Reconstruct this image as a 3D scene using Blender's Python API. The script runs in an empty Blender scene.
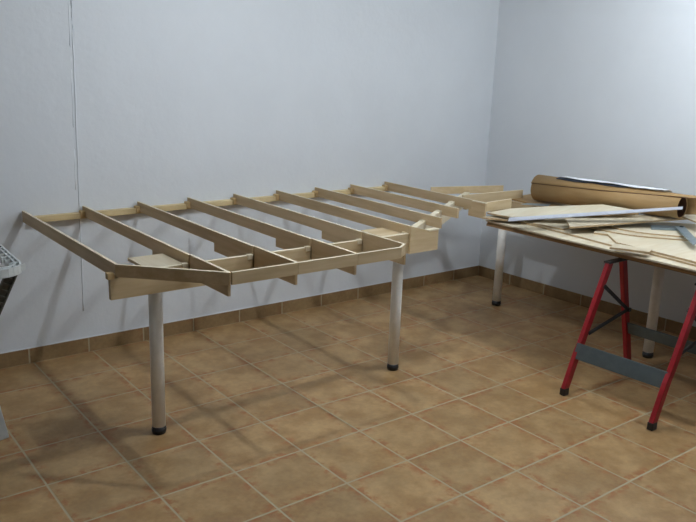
import bpy, bmesh, math, random
from mathutils import Vector, Matrix
random.seed(7)
S = bpy.context.scene
COL = S.collection

# ---------------------------------------------------------------- materials
def nmat(name):
    m = bpy.data.materials.new(name); m.use_nodes = True
    nt = m.node_tree; b = nt.nodes['Principled BSDF']
    return m, nt, b
def N(nt, t, **kw):
    n = nt.nodes.new(t)
    for k, v in kw.items(): setattr(n, k, v)
    return n
def math_(nt, op, a, b=None, c=None, clamp=False):
    n = N(nt, 'ShaderNodeMath', operation=op, use_clamp=clamp)
    for i, v in enumerate((a, b, c)):
        if v is None: continue
        if isinstance(v, (int, float)): n.inputs[i].default_value = v
        else: nt.links.new(v, n.inputs[i])
    return n.outputs[0]
def mix(nt, fac, a, b):
    n = N(nt, 'ShaderNodeMix', data_type='RGBA')
    for s, v in ((n.inputs['Factor'], fac), (n.inputs['A'], a), (n.inputs['B'], b)):
        if isinstance(v, (int, float)): s.default_value = v
        elif isinstance(v, tuple): s.default_value = (*v, 1) if len(v) == 3 else v
        else: nt.links.new(v, s)
    return n.outputs['Result']
def sstep(nt, x, lo, hi):
    n = N(nt, 'ShaderNodeMapRange', interpolation_type='SMOOTHSTEP')
    nt.links.new(x, n.inputs['Value']); n.inputs['From Min'].default_value = lo; n.inputs['From Max'].default_value = hi
    return n.outputs['Result']
def noise(nt, vec, scale, detail=4, rough=.55):
    n = N(nt, 'ShaderNodeTexNoise'); n.inputs['Scale'].default_value = scale
    n.inputs['Detail'].default_value = detail; n.inputs['Roughness'].default_value = rough
    if vec is not None: nt.links.new(vec, n.inputs['Vector'])
    return n.outputs['Fac']
def mapping(nt, vec, sc):
    n = N(nt, 'ShaderNodeMapping'); n.inputs['Scale'].default_value = sc
    nt.links.new(vec, n.inputs['Vector']); return n.outputs[0]
def bump(nt, b, h, strength, dist=.002):
    n = N(nt, 'ShaderNodeBump'); n.inputs['Strength'].default_value = strength; n.inputs['Distance'].default_value = dist
    nt.links.new(h, n.inputs['Height']); nt.links.new(n.outputs[0], b.inputs['Normal'])

def plain(name, col, rough=.5, metal=0, var=.06, sc=25):
    m, nt, b = nmat(name)
    tc = N(nt, 'ShaderNodeTexCoord').outputs['Object']
    f = noise(nt, tc, sc)
    dark = tuple(c * (1 - var * 2) for c in col)
    lite = tuple(min(1, c * (1 + var * 2)) for c in col)
    nt.links.new(mix(nt, sstep(nt, f, .3, .7), dark, lite), b.inputs['Base Color'])
    b.inputs['Roughness'].default_value = rough; b.inputs['Metallic'].default_value = metal
    return m
def wood(name, col, grain=(1, 1, 1), rough=.6, contrast=.16, warm=(1, .93, .82)):
    m, nt, b = nmat(name)
    tc = N(nt, 'ShaderNodeTexCoord').outputs['Object']
    oi = N(nt, 'ShaderNodeObjectInfo').outputs['Random']
    off = N(nt, 'ShaderNodeCombineXYZ'); nt.links.new(math_(nt, 'MULTIPLY', oi, 17.), off.inputs[0]); nt.links.new(math_(nt, 'MULTIPLY', oi, 31.), off.inputs[2])
    va = N(nt, 'ShaderNodeVectorMath', operation='ADD'); nt.links.new(tc, va.inputs[0]); nt.links.new(off.outputs[0], va.inputs[1])
    v = mapping(nt, va.outputs[0], grain)
    f1 = noise(nt, v, 9, 6, .65); f2 = noise(nt, v, 40, 3); f3 = noise(nt, va.outputs[0], 3, 2)
    f = math_(nt, 'ADD', math_(nt, 'MULTIPLY', f1, .6), math_(nt, 'MULTIPLY', f2, .4))
    d = tuple(c * (1 - contrast) * w for c, w in zip(col, warm))
    l = tuple(min(1, c * (1 + contrast * .7)) for c in col)
    c = mix(nt, sstep(nt, f, .33, .67), d, l)
    hs = N(nt, 'ShaderNodeHueSaturation')
    nt.links.new(c, hs.inputs['Color'])
    nt.links.new(math_(nt, 'ADD', math_(nt, 'MULTIPLY', oi, .16), math_(nt, 'ADD', math_(nt, 'MULTIPLY', f3, .2), .82)), hs.inputs['Value'])
    nt.links.new(hs.outputs[0], b.inputs['Base Color'])
    b.inputs['Roughness'].default_value = rough
    bump(nt, b, f, .15, .001)
    return m

M = {}
M['ply_x'] = wood('plywood_grain_x', (.60, .48, .30), (.08, 1, 1))
M['ply_y'] = wood('plywood_grain_y', (.58, .45, .28), (1, .08, 1))
M['ply_edge'] = wood('plywood_deep', (.52, .40, .25), (.1, 1, 1))
M['pine'] = wood('pine_batten', (.66, .54, .31), (.06, 1, 1), contrast=.12)
M['pine_y'] = wood('pine_block', (.62, .46, .24), (1, .1, 1), contrast=.2)
M['pale'] = wood('pale_board', (.56, .50, .38), (1, .15, 1), contrast=.08)
M['pale2'] = wood('cream_board', (.64, .585, .46), (.15, 1, 1), contrast=.07)
M['brownboard'] = wood('brown_fibreboard', (.34, .21, .10), (1, .3, 1), contrast=.12)
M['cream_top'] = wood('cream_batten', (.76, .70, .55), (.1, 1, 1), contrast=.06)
M['brownboard2'] = wood('brown_fibreboard_light', (.46, .32, .17), (1, .3, 1), contrast=.12)
M['side'] = wood('sawn_edge', (.50, .37, .22), (1, 1, 4), contrast=.22)
M['card'] = wood('cardboard', (.40, .26, .115), (1, .2, 1), rough=.7, contrast=.07)
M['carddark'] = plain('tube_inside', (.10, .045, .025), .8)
M['legpaint'] = plain('grey_white_paint', (.84, .83, .79), .35, 0, .02)
M['black'] = plain('black_plastic', (.012, .012, .014), .4)
M['red'] = plain('red_enamel', (.29, .008, .015), .35, 0, .06)
M['slate'] = plain('dark_grey_steel', (.075, .095, .10), .45, .2, .05)
M['darksteel'] = plain('black_steel', (.03, .034, .037), .45, .3, .05)
M['ruler'] = plain('brushed_aluminium', (.62, .65, .74), .38, .35, .03)
M['steel'] = plain('grey_steel', (.27, .34, .38), .4, .5, .05)
M['paper'] = plain('white_paper', (.82, .84, .88), .8, 0, .02)
M['darksheet'] = plain('near_black', (.03, .035, .05), .7)
M['plastic'] = plain('white_plastic', (.62, .66, .66), .4, 0, .03)
M['rack'] = plain('olive_grey_metal', (.10, .095, .075), .5, .2, .08)
M['lamp_body'] = plain('lamp_housing', (.8, .8, .8), .5, 0, .01)

def wall_material(name, col):
    m, nt, b = nmat(name)
    tc = N(nt, 'ShaderNodeTexCoord').outputs['Object']
    f = noise(nt, tc, 2.2, 5); g = noise(nt, tc, 38, 5, .6); g2 = noise(nt, tc, 9, 3, .5)
    nt.links.new(mix(nt, sstep(nt, f, .3, .7), tuple(c * .965 for c in col), col), b.inputs['Base Color'])
    b.inputs['Roughness'].default_value = .75
    h = math_(nt, 'ADD', math_(nt, 'MULTIPLY', g, .5), g2)
    bump(nt, b, h, .35, .006)
    return m
M['wall'] = wall_material('painted_plaster', (.715, .75, .79))
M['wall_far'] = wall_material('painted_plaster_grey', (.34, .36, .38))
M['ceil'] = wall_material('ceiling_paint', (.62, .64, .66))

TS = .333
def tile_material(name, along, offset=(0, 0), base=False):
    m, nt, b = nmat(name)
    tc = N(nt, 'ShaderNodeTexCoord').outputs['Object']
    sx = N(nt, 'ShaderNodeSeparateXYZ'); nt.links.new(tc, sx.inputs[0])
    a = sx.outputs[along[0]]
    u = math_(nt, 'DIVIDE', math_(nt, 'ADD', a, offset[0]), TS)
    fu = math_(nt, 'FRACT', u); iu = math_(nt, 'FLOOR', u)
    du = math_(nt, 'MULTIPLY', math_(nt, 'MINIMUM', fu, math_(nt, 'SUBTRACT', 1., fu)), TS)
    if not base:
        v = math_(nt, 'DIVIDE', math_(nt, 'ADD', sx.outputs[along[1]], offset[1]), TS)
        fv = math_(nt, 'FRACT', v); iv = math_(nt, 'FLOOR', v)
        dv = math_(nt, 'MULTIPLY', math_(nt, 'MINIMUM', fv, math_(nt, 'SUBTRACT', 1., fv)), TS)
        d = math_(nt, 'MINIMUM', du, dv)
    else:
        iv = math_(nt, 'MULTIPLY', iu, 0.); d = du
    cmb = N(nt, 'ShaderNodeCombineXYZ'); nt.links.new(iu, cmb.inputs[0]); nt.links.new(iv, cmb.inputs[1])
    wn = N(nt, 'ShaderNodeTexWhiteNoise'); nt.links.new(cmb.outputs[0], wn.inputs['Vector'])
    sc = N(nt, 'ShaderNodeVectorMath', operation='SCALE'); nt.links.new(wn.outputs['Color'], sc.inputs[0]); sc.inputs['Scale'].default_value = 9.
    va = N(nt, 'ShaderNodeVectorMath', operation='ADD'); nt.links.new(tc, va.inputs[0]); nt.links.new(sc.outputs[0], va.inputs[1])
    n1 = noise(nt, va.outputs[0], 7, 6, .6); n2 = noise(nt, va.outputs[0], 45, 5, .6); n3 = noise(nt, va.outputs[0], 4, 3)
    base_c = mix(nt, sstep(nt, n1, .34, .66), (.335, .20, .086), (.46, .305, .15))
    base_c = mix(nt, math_(nt, 'MULTIPLY', sstep(nt, n3, .42, .72), .35), base_c, (.33, .235, .125))
    edge = math_(nt, 'SUBTRACT', 1., sstep(nt, math_(nt, 'ADD', d, math_(nt, 'MULTIPLY', n1, -.05)), -.02, .035))
    edge = math_(nt, 'MULTIPLY', edge, sstep(nt, noise(nt, va.outputs[0], 16, 4, .6), .44, .62))
    base_c = mix(nt, math_(nt, 'MULTIPLY', edge, .95), base_c, (.34, .145, .055))
    if base: base_c = mix(nt, .5, base_c, (.21, .15, .085))
    hs = N(nt, 'ShaderNodeHueSaturation'); nt.links.new(base_c, hs.inputs['Color'])
    hs.inputs['Saturation'].default_value = 1.04
    nt.links.new(math_(nt, 'ADD', math_(nt, 'MULTIPLY', wn.outputs['Value'], .14), math_(nt, 'ADD', math_(nt, 'MULTIPLY', n2, .5), .62)), hs.inputs['Value'])
    grout = sstep(nt, d, .003, .0055)
    gc = mix(nt, n2, (.36, .31, .20), (.45, .39, .27))
    nt.links.new(mix(nt, grout, gc, hs.outputs[0]), b.inputs['Base Color'])
    nt.links.new(math_(nt, 'ADD', math_(nt, 'MULTIPLY', grout, -.36), math_(nt, 'ADD', math_(nt, 'MULTIPLY', n2, .2), .72)), b.inputs['Roughness'])
    b.inputs['Specular IOR Level'].default_value = .4
    h = math_(nt, 'ADD', math_(nt, 'MULTIPLY', sstep(nt, d, .0015, .007), 1.), math_(nt, 'MULTIPLY', n1, .5))
    bump(nt, b, h, .35, .003)
    return m
M['floor'] = tile_material('terracotta_floor_tiles', (0, 1))
M['base_x'] = tile_material('skirting_tiles_x', (0, 1), (.02, 0), True)
M['base_y'] = tile_material('skirting_tiles_y', (1, 0), (.0, 0), True)

# ---------------------------------------------------------------- mesh helpers
def bm_():
    return bmesh.new()
def box(bm, x0, x1, y0, y1, z0, z1, mat=None):
    vs = [bm.verts.new((x, y, z)) for z in (z0, z1) for y in (y0, y1) for x in (x0, x1)]
    for f in ((0, 2, 3, 1), (4, 5, 7, 6), (0, 1, 5, 4), (2, 6, 7, 3), (0, 4, 6, 2), (1, 3, 7, 5)):
        fc = bm.faces.new([vs[i] for i in f])
        if mat is not None: fc.material_index = mat
    return vs
def slab(bm, pts, t, side=0):
    """polygon of 3D points (top face) with thickness t downwards"""
    area = sum(pts[i][0] * pts[(i + 1) % len(pts)][1] - pts[(i + 1) % len(pts)][0] * pts[i][1] for i in range(len(pts)))
    if area < 0: pts = pts[::-1]
    top = [bm.verts.new(p) for p in pts]; bot = [bm.verts.new((p[0], p[1], p[2] - t)) for p in pts]
    bm.faces.new(top); bm.faces.new(bot[::-1])
    for i in range(len(pts)):
        j = (i + 1) % len(pts)
        f = bm.faces.new((top[i], bot[i], bot[j], top[j])); f.material_index = side
def profile_y(bm, poly, x0, x1):
    """polygon in (y,z) extruded along x"""
    a = [bm.verts.new((x0, y, z)) for y, z in poly]; b = [bm.verts.new((x1, y, z)) for y, z in poly]
    bm.faces.new(a); bm.faces.new(b[::-1])
    for i in range(len(poly)):
        j = (i + 1) % len(poly); bm.faces.new((a[j], a[i], b[i], b[j]))
def plank(bm, p, q, w, z0, z1, side=0):
    """vertical board from p to q (xy) of thickness w between z0 and z1 (each a number or a pair)"""
    p = Vector(p); q = Vector(q); d = (q - p).normalized(); n = Vector((-d.y, d.x)) * w / 2
    za = z0 if isinstance(z0, tuple) else (z0, z0); zb = z1 if isinstance(z1, tuple) else (z1, z1)
    c = [p - n, q - n, q + n, p + n]; lo = [za[0], za[1], za[1], za[0]]; hi = [zb[0], zb[1], zb[1], zb[0]]
    A = [bm.verts.new((v.x, v.y, z)) for v, z in zip(c, lo)]; B = [bm.verts.new((v.x, v.y, z)) for v, z in zip(c, hi)]
    bm.faces.new(A[::-1]); bm.faces.new(B)
    for i in range(4):
        j = (i + 1) % 4; bm.faces.new((A[i], A[j], B[j], B[i]))
def bar(bm, p, q, w, h, up=(0, 0, 1)):
    """rectangular bar between 3D points"""
    p = Vector(p); q = Vector(q); d = (q - p).normalized(); s = d.cross(Vector(up)).normalized(); u = s.cross(d).normalized()
    r = []
    for c in (p, q):
        r.append([bm.verts.new(c + s * a * w / 2 + u * b * h / 2) for a, b in ((-1, -1), (1, -1), (1, 1), (-1, 1))])
    bm.faces.new(r[0][::-1]); bm.faces.new(r[1])
    for i in range(4):
        j = (i + 1) % 4; bm.faces.new((r[0][i], r[0][j], r[1][j], r[1][i]))
def lathe(bm, cx, cy, prof, n=32, smooth=True):
    rings = []
    for r, z in prof:
        rings.append([bm.verts.new((cx + r * math.cos(2 * math.pi * k / n), cy + r * math.sin(2 * math.pi * k / n), z)) for k in range(n)])
    for a, b in zip(rings, rings[1:]):
        for k in range(n):
            f = bm.faces.new((a[k], a[(k + 1) % n], b[(k + 1) % n], b[k])); f.smooth = smooth
    bm.faces.new(rings[0][::-1]); bm.faces.new(rings[-1])
def tube(bm, pts, rad, n=10):
    pts = [Vector(p) for p in pts]; rings = []
    for i, p in enumerate(pts):
        d = (pts[min(i + 1, len(pts) - 1)] - pts[max(i - 1, 0)]).normalized()
        s = d.cross(Vector((0, 0, 1))); s = s.normalized() if s.length > 1e-4 else Vector((1, 0, 0)); u = s.cross(d)
        rings.append([bm.verts.new(p + (s * math.cos(2 * math.pi * k / n) + u * math.sin(2 * math.pi * k / n)) * rad) for k in range(n)])
    for a, b in zip(rings, rings[1:]):
        for k in range(n):
            f = bm.faces.new((a[k], a[(k + 1) % n], b[(k + 1) % n], b[k])); f.smooth = True
    bm.faces.new(rings[0][::-1]); bm.faces.new(rings[-1])
def obj(name, bm, mats, parent=None, bevel=0.0):
    bmesh.ops.recalc_face_normals(bm, faces=bm.faces)
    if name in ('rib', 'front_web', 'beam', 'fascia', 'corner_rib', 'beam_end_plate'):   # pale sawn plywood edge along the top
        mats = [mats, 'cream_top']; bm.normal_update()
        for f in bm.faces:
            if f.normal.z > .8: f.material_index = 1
    me = bpy.data.meshes.new(name); bm.to_mesh(me); bm.free()
    for m in (mats if isinstance(mats, (list, tuple)) else [mats]): me.materials.append(M[m])
    o = bpy.data.objects.new(name, me); COL.objects.link(o)
    if parent is not None:
        o.parent = parent; o.matrix_parent_inverse = parent_inv(parent)
    if bevel:
        b = o.modifiers.new('bevel', 'BEVEL'); b.width = bevel; b.segments = 2; b.limit_method = 'ANGLE'
    return o
def parent_inv(p):
    m = Matrix.Identity(4); q = p
    chain = []
    while q is not None: chain.append(q); q = q.parent
    for q in reversed(chain): m = m @ q.matrix_parent_inverse @ Matrix.LocRotScale(q.location, q.rotation_euler, q.scale)
    return m.inverted()
def tag(o, label=None, cat=None, group=None, kind=None):
    if label: o['label'] = label
    if cat: o['category'] = cat
    if group: o['group'] = group
    if kind: o['kind'] = kind
    return o
def empty(name, loc, label, cat, group=None):
    o = bpy.data.objects.new(name, None); COL.objects.link(o); o.location = loc; o.empty_display_size = .1
    return tag(o, label, cat, group)
def struct(name, bm, mat):
    return tag(obj(name, bm, mat), kind='structure')

# ---------------------------------------------------------------- room
XL, XR, YF, ZC = -2.6, 3.64, -5.6, 2.52
b = bm_(); box(b, XL - .1, XR + .1, YF - .1, .11, -.1, 0); struct('floor', b, 'floor')
b = bm_(); box(b, XL - .1, XR + .1, YF - .1, .11, ZC, ZC + .1); struct('ceiling', b, 'ceil')
b = bm_(); box(b, XL - .1, XR + .1, .008, .11, 0, ZC); struct('wall_back', b, 'wall')
RK = (3.645 - 3.602) / 1.6                      # the right wall is slightly out of square
def rwx(y): return 3.602 - RK * y
def wedge(b, off, y0, y1, z0, z1, t):
    c = [(rwx(y0) + off, y0), (rwx(y0) + off + t, y0), (rwx(y1) + off + t, y1), (rwx(y1) + off, y1)]
    lo = [b.verts.new((x, y, z0)) for x, y in c]; hi = [b.verts.new((x, y, z1)) for x, y in c]
    b.faces.new(lo); b.faces.new(hi[::-1])
    for k in range(4): b.faces.new((lo[k], lo[(k + 1) % 4], hi[(k + 1) % 4], hi[k]))
b = bm_(); wedge(b, .008, YF, .008, 0, ZC, .1); struct('wall_right', b, 'wall')
b = bm_(); box(b, XL - .1, XL, YF, .008, 0, ZC); struct('wall_left', b, 'wall_far')
b = bm_(); box(b, XL, XR + .12, YF - .1, YF, 0, ZC); struct('wall_front', b, 'wall_far')
b = bm_(); box(b, XL, 3.608, 0, .008, 0, .084); struct('baseboard_back', b, 'base_x')
b = bm_(); wedge(b, 0, YF, 0, 0, .084, .008); struct('baseboard_right', b, 'base_y')
b = bm_(); box(b, XL, 3.608, .0035, .008, .084, .089); struct('trim_1', b, 'wall')
# vertical plaster ridge on the back wall
b = bm_()
pts = []
z = .25
while z < ZC:
    x = .300 + (z - .67) * .012 + random.uniform(-.0012, .0012)
    pts.append((x, .0085, z)); z += .07
tube(b, pts, .0045, 8)
pts = [(p[0] - .015 + random.uniform(-.001, .001), .0095, p[2]) for p in pts if p[2] > .9]
tube(b, pts, .003, 6)
struct('trim_2', b, 'wall')

# ---------------------------------------------------------------- the timber frame along the back wall
W = .0125
frame = empty('table_frame', (1.27, -.85, 0), 'long open plywood frame of parallel ribs on white tube legs along the wall', 'table frame')
b = bm_(); box(b, .03, 2.58, -.036, .008, .795, .825); obj('wall_batten', b, 'pine', frame)

def rib(x, y_end, deep, y_step=-.95, cleats=True):
    hw = W / 2
    if deep:
        poly = [(-.004, .86), (-.004, .802), (y_step, .802), (y_step, .760), (-1.300, .760), (-1.300, .86)]
        b = bm_(); profile_y(b, poly, x - hw, x + hw); r = obj('rib', b, 'ply_y', frame)
        b = bm_(); box(b, x - hw + .006, x + hw + .006, y_end, -1.296, .760, .8595); obj('front_web', b, 'ply_y', r)
    else:
        b = bm_(); box(b, x - hw, x + hw, y_end, -.004, .800, .86); r = obj('rib', b, 'ply_y', frame)
    if cleats:
        b = bm_(); box(b, x - hw - .022, x - hw, -.045, -.004, .803, .838); obj('cleat', b, 'pine_y', r, .002)
    return r
ribs = []
ribs.append(rib(0.000, -1.300, False, cleats=False))
ribs.append(rib(0.320, -1.632, True, -.93))
ribs.append(rib(0.638, -1.632, True, -.935))
ribs.append(rib(0.955, -1.632, True, -.995))
ribs.append(rib(1.270, -1.610, True, -.958))
ribs.append(rib(1.588, -1.300, False))
ribs.append(rib(1.898, -1.218, False))
ribs.append(rib(2.205, -1.050, False))
ribs.append(rib(2.520, -.868, False))
# deep end plate on the last rib
b = bm_(); box(b, 2.514, 2.5265, -.985, -.845, .755, .852); ep = obj('end_plate', b, 'ply_y', ribs[8])
b = bm_(); box(b, 2.510, 2.530, -.988, -.872, .8525, .858); obj('cap_strip', b, 'cream_top', ep)
b = bm_(); box(b, 2.535, 2.575, -.865, -.825, .750, .785); obj('block', b, 'pine_y', ribs[8], .002)
# rib blocks on top of the main beam
for i, x in ((1, .320), (2, .638), (3, .955), (4, 1.270)):
    b = bm_(); box(b, x - W / 2 - .028, x - W / 2, -1.303, -1.282, .800, .824); obj('beam_block', b, 'cream_top', ribs[i], .002)
# main beam
b = bm_(); box(b, -.028, 1.785, -1.300, -1.279, .712, .819); obj('beam', b, 'ply_x', frame)
b = bm_()
poly = [(1.583, .711), (1.787, .711), (1.787, .819), (1.712, .824), (1.583, .860)]
va = [b.verts.new((x, -1.3125, z)) for x, z in poly]; vb = [b.verts.new((x, -1.3005, z)) for x, z in poly]
b.faces.new(va); b.faces.new(vb[::-1])
for k in range(5): b.faces.new((va[k], va[(k + 1) % 5], vb[(k + 1) % 5], vb[k]))
pl8 = obj('beam_end_plate', b, 'ply_x', frame)
b = bm_(); box(b, 1.712, 1.788, -1.316, -1.284, .820, .828); obj('cap_strip', b, 'cream_top', pl8)
b = bm_(); box(b, -.040, -.014, -1.306, -1.280, .800, .826); obj('beam_block', b, 'pine_y', frame, .001)
# diagonal beam
b = bm_(); plank(b, (1.575, -1.275), (2.91, -.455), .036, (.715, .740), .822); obj('diagonal_beam', b, 'cream_top', frame)
for i, (x, y) in ((6, (1.898, -1.085)), (7, (2.205, -.90)), (8, (2.520, -.70))):
    b = bm_(); box(b, x - W / 2 - .03, x - W / 2, y - .02, y + .012, .782, .826); obj('beam_block', b, 'cream_top', ribs[i], .002)
# fascia strips
def fascia(p, q, z0=.809, z1=.8605):
    b = bm_(); plank(b, p, q, .012, z0, z1); return obj('fascia', b, 'ply_x', frame)
fascia((-.004, -1.302), (.326, -1.640))
fascia((.332, -1.640), (.641, -1.643))
fascia((.643, -1.643), (.958, -1.645))
fascia((.960, -1.645), (1.215, -1.646))
fascia((1.213, -1.645), (1.280, -1.600))
# mounting plates on top of the legs
b = bm_(); box(b, .137, .300, -1.282, -1.075, .806, .819); obj('mounting_plate', b, 'pale', frame)
b = bm_(); box(b, 1.43, 1.580, -1.282, -1.085, .800, .812); obj('mounting_plate', b, 'ply_x', frame)
b = bm_(); box(b, 1.575, 1.70, -1.25, -1.075, .700, .712); obj('mounting_plate', b, 'ply_x', frame)
# ribs around the corner
def cross_rib(p, q, z0=.80, z1=.86):
    b = bm_(); plank(b, p, q, W, z0, z1); return obj('corner_rib', b, 'ply_x', frame)
cross_rib((2.650, -.349), (3.213, -.522), .808)
cross_rib((2.600, -.706), (3.180, -.728), .801)
cross_rib((2.528, -.979), (2.790, -.957), .801)
b = bm_(); plank(b, (3.085, -.42), (3.085, -.965), .026, .68, .785); obj('corner_beam', b, 'ply_y', frame)
b = bm_(); plank(b, (3.085, -.965), (3.085, -2.25), .03, .68, .7105); obj('corner_beam', b, 'ply_y', frame)
b = bm_(); plank(b, (2.88, -.47), (3.085, -.43), .026, .70, .786); obj('corner_beam', b, 'ply_x', frame)

def leg(x, y, top):
    b = bm_(); lathe(b, x, y, [(.0305, .035), (.0305, top)], 40); l = obj('leg', b, 'legpaint', frame)
    b = bm_(); lathe(b, x, y, [(.026, 0), (.030, .002), (.030, .010), (.0335, .012), (.0335, .024), (.031, .026), (.031, .037)], 40)
    obj('foot_cap', b, 'black', l)
    b = bm_(); lathe(b, x, y, [(.052, top), (.052, top + .004)], 32); obj('leg_flange', b, 'legpaint', l)
    return l
leg(.222, -1.160, .802)
leg(1.632, -1.172, .696)
leg(3.090, -.655, .676)
leg(3.085, -1.880, .676)

# ---------------------------------------------------------------- boards on the trestle
def board(name, pts, t, mat, label, cat, z=None, side='side', bevel=0, group=None):
    b = bm_(); P = [(p[0], p[1], p[2] if z is None else z) for p in pts]
    slab(b, P, t, 1)
    return tag(obj(name, b, [mat, side]), label, cat, group)

board('fibreboard_sheet', [(2.533, -.990), (2.533, -2.98), (3.56, -2.98), (3.56, -.990)], .014, 'brownboard',
      'large brown fibreboard sheet, lowest in the pile, lying directly on the red trestle', 'board', z=.726, side='brownboard')
board('fibreboard_sheet', [(2.541, -.990), (2.539, -2.98), (3.56, -2.98), (3.56, -.990)], .013, 'brownboard',
      'second brown fibreboard sheet, sandwiched under the lowest pale sheet of the pile', 'board', z=.7395, side='brownboard2')
board('plywood_sheet', [(2.528, -.985), (2.502, -1.60), (2.498, -2.98), (3.56, -2.98), (3.56, -.985)], .009, 'pale2',
      'large pale sheet showing as a long bright strip along the front edge', 'board', z=.7490, side='pale')
board('plywood_sheet', [(2.655, -1.03), (2.641, -1.322), (2.582, -1.856), (2.596, -2.081), (2.562, -2.38), (2.54, -2.98), (3.1, -2.98), (3.05, -1.03)], .010, 'pale2',
      'long narrow pale sheet set back a little from the front edge of the pile', 'board', z=.7595)
board('plywood_board', [(2.82, -1.60), (2.735, -1.64), (2.767, -1.712), (2.616, -1.868), (2.606, -2.076), (2.579, -2.366), (2.55, -2.97), (3.45, -2.97), (3.50, -1.86), (3.20, -1.62)], .0115, 'pale2',
      'broad smooth pale panel on the right, directly under the two curved pieces', 'board', z=.7715)
board('wood_offcut', [(2.425, -1.95), (2.529, -1.913), (2.585, -2.099), (2.513, -2.126)], .011, 'pale',
      'small loose wooden piece overhanging the front edge of the pile', 'offcut', z=.7835)
def curvy(pts, n=6):
    """smooth the front curve (Catmull-Rom), keep the two back points"""
    f = [Vector(p) for p in pts[:-2]]; out = []
    for i in range(len(f) - 1):
        p0 = f[max(i - 1, 0)]; p1 = f[i]; p2 = f[i + 1]; p3 = f[min(i + 2, len(f) - 1)]
        for k in range(n):
            t = k / n
            out.append(tuple(.5 * ((2 * p1) + (p2 - p0) * t + (2 * p0 - 5 * p1 + 4 * p2 - p3) * t * t + (3 * p1 - p0 - 3 * p2 + p3) * t ** 3)))
    return out + [tuple(f[-1])] + [tuple(p) for p in pts[-2:]]
board('curved_board', curvy([(2.835, -1.50, .7798), (2.812, -1.632, .7798), (2.839, -1.808, .7798), (2.924, -1.945, .7798), (3.061, -2.108, .7798), (3.55, -1.90, .7798), (3.20, -1.53, .7798)]), .008, 'pale',
      'lower of two curved plywood pieces, just in front of the steel gauge', 'board')
board('curved_board', curvy([(2.935, -1.55, .7885), (2.901, -1.701, .7885), (2.932, -1.844, .7885), (3.003, -1.959, .7885), (3.112, -2.079, .7885), (3.50, -1.88, .7885), (3.22, -1.58, .7885)]), .008, 'pale2',
      'upper of two curved plywood pieces, with the grey steel gauge lying on it', 'board')
board('plywood_strip', [(2.470, -1.004), (2.557, -1.150), (2.83, -1.21), (2.88, -1.00)], .012, 'pale',
      'thin board poking furthest left past the corner of the pile, lower one', 'board', z=.776)
board('plywood_strip', [(2.641, -1.268), (2.657, -1.478), (2.985, -1.45), (2.895, -1.277)], .010, 'pale2',
      'short plywood piece beneath the left end of the pale diagonal plank', 'board', z=.7705)
board('plywood_plank', [(2.5306, -.992, .7966), (2.687, -1.0405, .8177), (2.8539, -1.1832, .8403), (3.105, -1.43, .8742), (3.115, -1.70, .8755), (2.9147, -1.5464, .8485), (2.548, -1.1775, .799)], .010, 'cream_top',
      'wide pale board with pointed ends lying behind and beneath the metal straightedge', 'board')
board('plywood_plank', [(2.7476, -1.4274, .8121), (2.5968, -1.5689, .8038), (3.4105, -1.9109, .8486), (3.5704, -1.8243, .8574)], .010, 'pale',
      'long pale plank crossing the pile below the metal straightedge, ends square', 'board')
board('plywood_plank', [(3.4947, -1.76, .8618), (3.3568, -1.9399, .8563), (3.2009, -2.0239, .8500), (3.3634, -1.76, .8565)], .0085, 'pale2',
      'short pale plank at the right edge of the pile, just behind the grey steel gauge', 'board')
b = bm_(); slab(b, [(2.4644, -1.2241, .8116), (2.4093, -1.2647, .8025), (3.146, -1.934, .9248), (3.190, -1.912, .9320)], .004)
ruler = tag(obj('straightedge', b, 'ruler'), 'long bluish aluminium straightedge lying diagonally over the plywood boards', 'ruler')
# angle gauge
g = empty('angle_gauge', (3.15, -1.90, .7885), 'grey steel gauge of two arms opened to a bend, on the right of the pile', 'angle gauge')
b = bm_(); slab(b, [(3.120, -1.765, .8005), (3.045, -1.815, .8005), (3.19, -1.935, .8005), (3.270, -1.875, .8005)], .012); obj('arm', b, 'steel', g, .002)
b = bm_(); slab(b, [(3.186, -1.880, .8085), (3.251, -1.903, .8085), (2.889, -2.190, .8085), (2.80, -2.206, .8085)], .008); obj('blade', b, 'steel', g, .001)
b = bm_(); lathe(b, 3.20, -1.915, [(.012, .808), (.012, .813), (.008, .815)], 16); obj('pivot_screw', b, 'darksteel', g)
board('metal_plate', [(2.94, -.91), (3.03, -.90), (3.155, -1.0), (3.058, -1.055)], .003, 'steel',
      'flat grey metal plate tucked by the brown raised board near the cardboard roll', 'metal plate', z=.8035)
# raised brown board with spacer battens
pf = empty('raised_board', (3.3, -1.0, .75), 'brown raised board beneath the left end of the cardboard roll', 'board')
b = bm_(); slab(b, [(3.101, -.673, .7995), (3.387, -.633, .7995), (3.56, -.80, .7995), (3.56, -1.46, .7995), (3.12, -1.46, .7995), (3.066, -1.022, .7995)], .012); obj('panel', b, 'card', pf)
b = bm_(); box(b, 3.21, 3.25, -1.44, -1.0, .7495, .7872); obj('batten', b, 'pine_y', pf)
b = bm_(); box(b, 3.48, 3.52, -1.44, -1.0, .7495, .7872); obj('batten', b, 'pine_y', pf)

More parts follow.
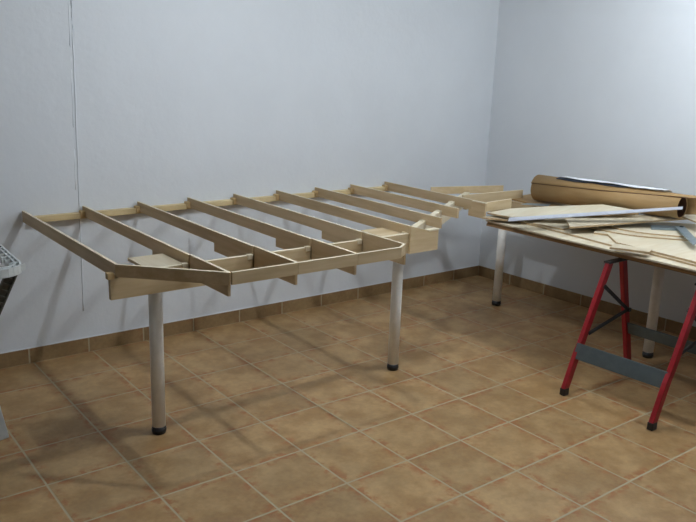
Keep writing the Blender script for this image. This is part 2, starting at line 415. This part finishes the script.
# ---------------------------------------------------------------- cardboard roll
def loft(bm, rows, closed=False, smooth=True):
    R = [[bm.verts.new(p) for p in row] for row in rows]
    for a, c in zip(R, R[1:]):
        n = len(a)
        for k in range(n if closed else n - 1):
            f = bm.faces.new((a[k], a[(k + 1) % n], c[(k + 1) % n], c[k])); f.smooth = smooth
    return R
roll = empty('cardboard_roll', (3.3, -1.3, .80), 'big brown roll of cardboard lying on the board against the right wall', 'cardboard roll')
A0 = Vector((3.182, -.86, .892)); A1 = Vector((3.243, -1.880, .916)); R0, R1 = .087, .067
ax = (A1 - A0).normalized(); sd = Vector((-ax.y, ax.x, 0)).normalized()      # horizontal, pointing to the wall (+x)
if sd.x < 0: sd = -sd
up = Vector((0, 0, 1))
def ring(c, r, n, a0=0, a1=360, full=True):
    m = n if full else n + 1
    return [tuple(c + (sd * math.cos(math.radians(a0 + (a1 - a0) * k / n)) + up * math.sin(math.radians(a0 + (a1 - a0) * k / n))) * r) for k in range(m)]
b = bm_(); th = .004
rows = [ring(A0, R0 - th, 48), ring(A0, R0, 48), ring(A1, R1, 48), ring(A1, R1 - th, 48), ring(A0, R0 - th, 48)]
loft(b, rows, True)
obj('inner_tube', b, 'card', roll)
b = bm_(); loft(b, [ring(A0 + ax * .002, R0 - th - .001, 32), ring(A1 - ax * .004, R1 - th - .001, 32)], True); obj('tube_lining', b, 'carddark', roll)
b = bm_(); R = [b.verts.new(p) for p in ring(A0 + ax * .02, R0 - th - .002, 32)]; b.faces.new(R); obj('far_end_disc', b, 'card', roll)
# outer wrap: a loose sheet from the seam over the top and down the back
Bq = A1 + ax * .08
b = bm_()
def wrap(c, r, t0, t1, lift):
    o = []
    n = 26
    for k in range(n + 1):
        a = t0 + (t1 - t0) * k / n
        o.append((a, r))
    inn = [tuple(c + (sd * math.cos(math.radians(a)) + up * math.sin(math.radians(a))) * (rr + lift)) for a, rr in o]
    out = [tuple(c + (sd * math.cos(math.radians(a)) + up * math.sin(math.radians(a))) * (rr + lift + .004)) for a, rr in o[::-1]]
    return inn + out
rr = [wrap(A0 - ax * .004, R0, 154, -75, .001), wrap(A0 + (A1 - A0) * .5 + sd * .003, (R0 + R1) / 2, 144, -75, .003), wrap(A1 + sd * .008, R1, 120, -40, .006), wrap(Bq + sd * .010, R1, 118, -30, .007)]
R = loft(b, rr, True, True)
b.faces.new(R[0]); b.faces.new(R[-1][::-1])
o = obj('outer_sheet', b, 'card', roll)
def seam_pt(c, r, a, l): return tuple(c + (sd * math.cos(math.radians(a)) + up * math.sin(math.radians(a))) * (r + l))
b = bm_(); tube(b, [seam_pt(A0 - ax * .003, R0, 154.5, .003), seam_pt(A0 + (A1 - A0) * .5 + sd * .003, (R0 + R1) / 2, 144.8, .005), seam_pt(A1 + sd * .008, R1, 121, .008), seam_pt(Bq + sd * .010, R1, 119, .009)], .0022, 8)
obj('seam_edge', b, 'carddark', roll)
# sheets on the roll
def sheet_on_roll(s0, s1, a0f, a1f, lift, th, n=24, m=10, wav=.0):
    b = bm_(); top = []; bot = []
    for i in range(n + 1):
        s = s0 + (s1 - s0) * i / n
        c = A0 + (A1 - A0) * s + sd * (.004 * 2 * s)
        r = R0 + (R1 - R0) * s + .001 + .007 * s + .005 + lift
        a0 = a0f(s); a1 = a1f(s)
        rowt = []; rowb = []
        for k in range(m + 1):
            a = a0 + (a1 - a0) * k / m
            e = wav * (1 + math.sin(i * 1.1 + 1.3 * math.sin(i * .6))) * max(0, 1 - k / 3)
            d = sd * math.cos(math.radians(a)) + up * math.sin(math.radians(a))
            rowt.append(b.verts.new(c + d * (r + e + th))); rowb.append(b.verts.new(c + d * (r + e)))
        top.append(rowt); bot.append(rowb)
    for X, fl in ((top, 0), (bot, 1)):
        for i in range(n):
            for k in range(m):
                f = b.faces.new((X[i][k], X[i + 1][k], X[i + 1][k + 1], X[i][k + 1])); f.smooth = True
    for i in range(n):
        b.faces.new((top[i][0], bot[i][0], bot[i + 1][0], top[i + 1][0])); b.faces.new((top[i][m], top[i + 1][m], bot[i + 1][m], bot[i][m]))
    for k in range(m):
        b.faces.new((top[0][k], top[0][k + 1], bot[0][k + 1], bot[0][k])); b.faces.new((top[n][k], bot[n][k], bot[n][k + 1], top[n][k + 1]))
    return b
d = sheet_on_roll(.16, .66, lambda s: 121 - 14 * (s - .16) + 3 * math.sin(s * 25), lambda s: 60, .001, .0012, wav=.002)  # dark wavy band along the lower edge of the white paper
tag(obj('dark_sheet', d, 'darksheet'), 'thin dark sheet peeking out under the white paper on the roll', 'paper')
d = sheet_on_roll(.19, .90, lambda s: 110 + 3 * math.sin(s * 19 + .4), lambda s: 50, .011, .0012, wav=.002)
tag(obj('paper_sheet', d, 'paper'), 'white sheet of paper lying along the top of the cardboard roll', 'paper')

# ---------------------------------------------------------------- red trestle
tr = empty('trestle', (2.49, -2.19, 0), 'red steel folding trestle with dark grey cross planks under the board pile', 'trestle')
ZT = .698
def tleg(fx, fy, tx, ty, kink):
    # foot -> bend -> top, channel section
    b = bm_()
    f = Vector((fx, fy, .03)); t = Vector((tx, ty, ZT)); m = f.lerp(t, .30) + Vector((kink, 0, 0)); m2 = f.lerp(t, .37)
    path = [f, m, m2, t]; rings = []
    w, h = .044, .026
    for p in path:
        rings.append([b.verts.new(p + Vector((sx * w / 2, sy * h / 2, 0))) for sx, sy in ((-1, -1), (1, -1), (1, 1), (-1, 1))])
    for a, c in zip(rings, rings[1:]):
        for k in range(4): b.faces.new((a[k], a[(k + 1) % 4], c[(k + 1) % 4], c[k]))
    b.faces.new(rings[0][::-1]); b.faces.new(rings[-1])
    l = obj('leg', b, 'red', tr, .003)
    b = bm_(); box(b, fx - .0215, fx + .0215, fy - .0155, fy + .0155, 0, .040); obj('rubber_foot', b, 'black', l, .004)
    return l
YA, YB = -1.945, -2.450
tleg(2.174, YA, 2.452, YA, -.006); tleg(2.196, YB + .006, 2.465, YB, -.006)
tleg(2.765, YA, 2.575, YA, .003); tleg(2.790, YB, 2.580, YB, .003)
b = bm_(); box(b, 2.556, 2.596, YB - .02, YA + .02, .704, .7115)
obj('head_beam', b, 'darksteel', tr, .001)
for y in (YA, YB):
    b = bm_(); box(b, 2.425, 2.600, y - .020, y + .020, .692, .7035); obj('bracket', b, 'black', tr, .003)
def xleg(z, s):   # x of the leg centre at height z
    f = (z - .03) / (ZT - .03)
    return (2.178 + (2.452 - 2.178) * f) if s < 0 else (2.765 + (2.575 - 2.765) * f)
b = bm_(); bar(b, (xleg(.238, -1) - .026, YA + .004, .238), (xleg(.238, -1) + .002, YB + .006, .238), .010, .086, (.33, 0, 1)); obj('cross_plank', b, 'slate', tr, .002)
b = bm_(); bar(b, (xleg(.285, 1) + .0, YA + .01, .285), (xleg(.285, 1) + .01, YB - .01, .285), .010, .070, (-.33, 0, 1)); obj('cross_plank', b, 'slate', tr, .002)
for y in (YA - .018, YB + .022):
    piv = (xleg(.40, 1) - .01, y, .405)
    b = bm_(); bar(b, (xleg(.575, -1), y, .575), piv, .006, .020); obj('brace', b, 'darksteel', tr)
    b = bm_(); bar(b, (xleg(.33, -1), y - .006, .330), (piv[0], y - .006, piv[2]), .006, .020); obj('brace', b, 'darksteel', tr)
    b = bm_(); bar(b, (piv[0], y - .02, piv[2]), (piv[0], y + .012, piv[2]), .02, .02, (1, 0, 0)); obj('pivot', b, 'darksteel', tr)

# ---------------------------------------------------------------- white folding rack at the left edge
rk = empty('folding_rack', (-.5, -.6, 0), 'white folding stand with slotted tray, partly cut off at the left edge', 'folding stand')
b = bm_()
XE = -.235
def rpt(cx, cy, r, a): return (cx + r * math.cos(math.radians(a)), cy + r * math.sin(math.radians(a)))
# outline of the tray with rounded near corner
outl = [(-.85, -.885)] + [rpt(XE - .10, -.785, .10, a) for a in range(-90, 1, 15)] + [(XE + .015, -.32), (-.85, -.32)]
for k in range(len(outl)):
    p = outl[k]; q = outl[(k + 1) % len(outl)]
    plank(b, p, q, .008, .748, .785)
inner = [(p[0] * .94 + -.54 * .06, p[1] * .90 + -.60 * .10) for p in outl]
for k in range(len(inner)):
    plank(b, inner[k], inner[(k + 1) % len(inner)], .007, .752, .785)
for k in range(9):
    y = -.84 + k * .06
    plank(b, (XE - .045, y), (XE + .010, y + .012), .008, .756, .783)
obj('tray_rim', b, 'plastic', rk)
b = bm_()
for k in range(8):
    x = -.80 + k * .065
    box(b, x, x + .032, -.84, -.35, .760, .768)
box(b, -.84, -.27, -.862, -.838, .756, .772); box(b, -.84, -.27, -.36, -.335, .756, .772)
obj('tray_slats', b, 'plastic', rk)
for y in (-.835, -.40):
    b = bm_(); bar(b, (-.372, y, .0), (-.50, y, .75), .022, .050, (1, 0, 0)); l = obj('leg', b, 'plastic', rk, .003)
    b = bm_()
    p0 = Vector((-.268, y + .04, .752)); p1 = Vector((-.64, y + .04, 0.0)); dd = (p1 - p0).normalized(); ss = Vector((dd.z, 0, -dd.x))
    bar(b, p0 + ss * .020, p1 + ss * .020, .02, .007, tuple(ss)); bar(b, p0 - ss * .020, p1 - ss * .020, .02, .007, tuple(ss))
    k = 0
    while k * .028 < (p1 - p0).length - .02:
        c = p0 + dd * (k * .028 + .01); bar(b, c - ss * .019, c + ss * .019, .016, .008, tuple(dd)); k += 1
    bar(b, p0 + Vector((0, .006, 0)), p1 + Vector((0, .006, 0)), .004, .034, tuple(ss))
    obj('slotted_leg', b, 'rack', rk)
b = bm_(); tube(b, [(-.44, -.83, .375), (-.44, -.36, .375)], .008); obj('cross_rod', b, 'rack', rk)

# ---------------------------------------------------------------- ceiling lamps (the room's own light, and an added fill)
def lamp(x, y0, y1, watts, n, label):
    L = empty('ceiling_lamp', (x, (y0 + y1) / 2, ZC), label, 'ceiling lamp')
    b = bm_(); box(b, x - .03, x + .03, y0 - .02, y1 + .02, ZC - .045, ZC); obj('housing', b, 'lamp_body', L, .003)
    if 'glow' not in M:
        m, nt, bs = nmat('glow'); bs.inputs['Base Color'].default_value = (.9, .9, .9, 1)
        bs.inputs['Emission Color'].default_value = (.88, .94, 1, 1); bs.inputs['Emission Strength'].default_value = 8
        M['glow'] = m
    b = bm_(); tube(b, [(x, y0, ZC - .075), (x, y1, ZC - .075)], .014, 12); obj('fluorescent_tube', b, 'glow', L)
    for y in (y0, y1):
        b = bm_(); box(b, x - .014, x + .014, y - .012, y + .012, ZC - .095, ZC - .045); obj('tube_holder', b, 'lamp_body', L)
    for k in range(n):
        d = bpy.data.lights.new('lamp_light', 'POINT'); d.energy = watts / n; d.shadow_soft_size = .022; d.color = (.88, .945, 1)
        o = bpy.data.objects.new('lamp_light', d); COL.objects.link(o)
        o.location = (x, y0 + (y1 - y0) * (k + .5) / n, ZC - .13)
lamp(.905, -2.0, -1.4, 34, 1, 'bare fluorescent lamp on the ceiling above the middle of the long frame')
lamp(1.9, -4.80, -3.70, 10, 2, 'added unseen fill lamp on the ceiling at the near end of the room')  # extra lamp, added as fill for leg fronts, fascia and lower wall
lamp(2.72, -2.85, -1.85, 36, 2, 'bare fluorescent lamp on the ceiling in front of the board pile')

# ---------------------------------------------------------------- world
w = bpy.data.worlds.new('world'); S.world = w; w.use_nodes = True
w.node_tree.nodes['Background'].inputs[0].default_value = (.6, .7, .85, 1)
w.node_tree.nodes['Background'].inputs[1].default_value = .02

# ---------------------------------------------------------------- camera
cam = bpy.data.cameras.new('camera'); co = bpy.data.objects.new('camera', cam); COL.objects.link(co)
r = Vector((0.79006745, -0.61202008, 0.03499775)); u = Vector((0.12378883, 0.21519494, 0.96869369)); wv = Vector((0.60039133, 0.76100102, -0.24577976))
m = Matrix((r, u, -wv)).transposed().to_4x4(); m.translation = Vector((-1.10152428, -4.19185268, 1.65565667))
co.matrix_world = m
cam.sensor_width = 36; cam.sensor_fit = 'HORIZONTAL'; cam.lens = 763.533 / 696 * 36; cam.clip_start = .05
S.camera = co
S.view_settings.view_transform = 'Standard'; S.view_settings.look = 'None'
S.view_settings.gamma = 1; S.view_settings.use_curve_mapping = False
S.view_settings.exposure = 0.34
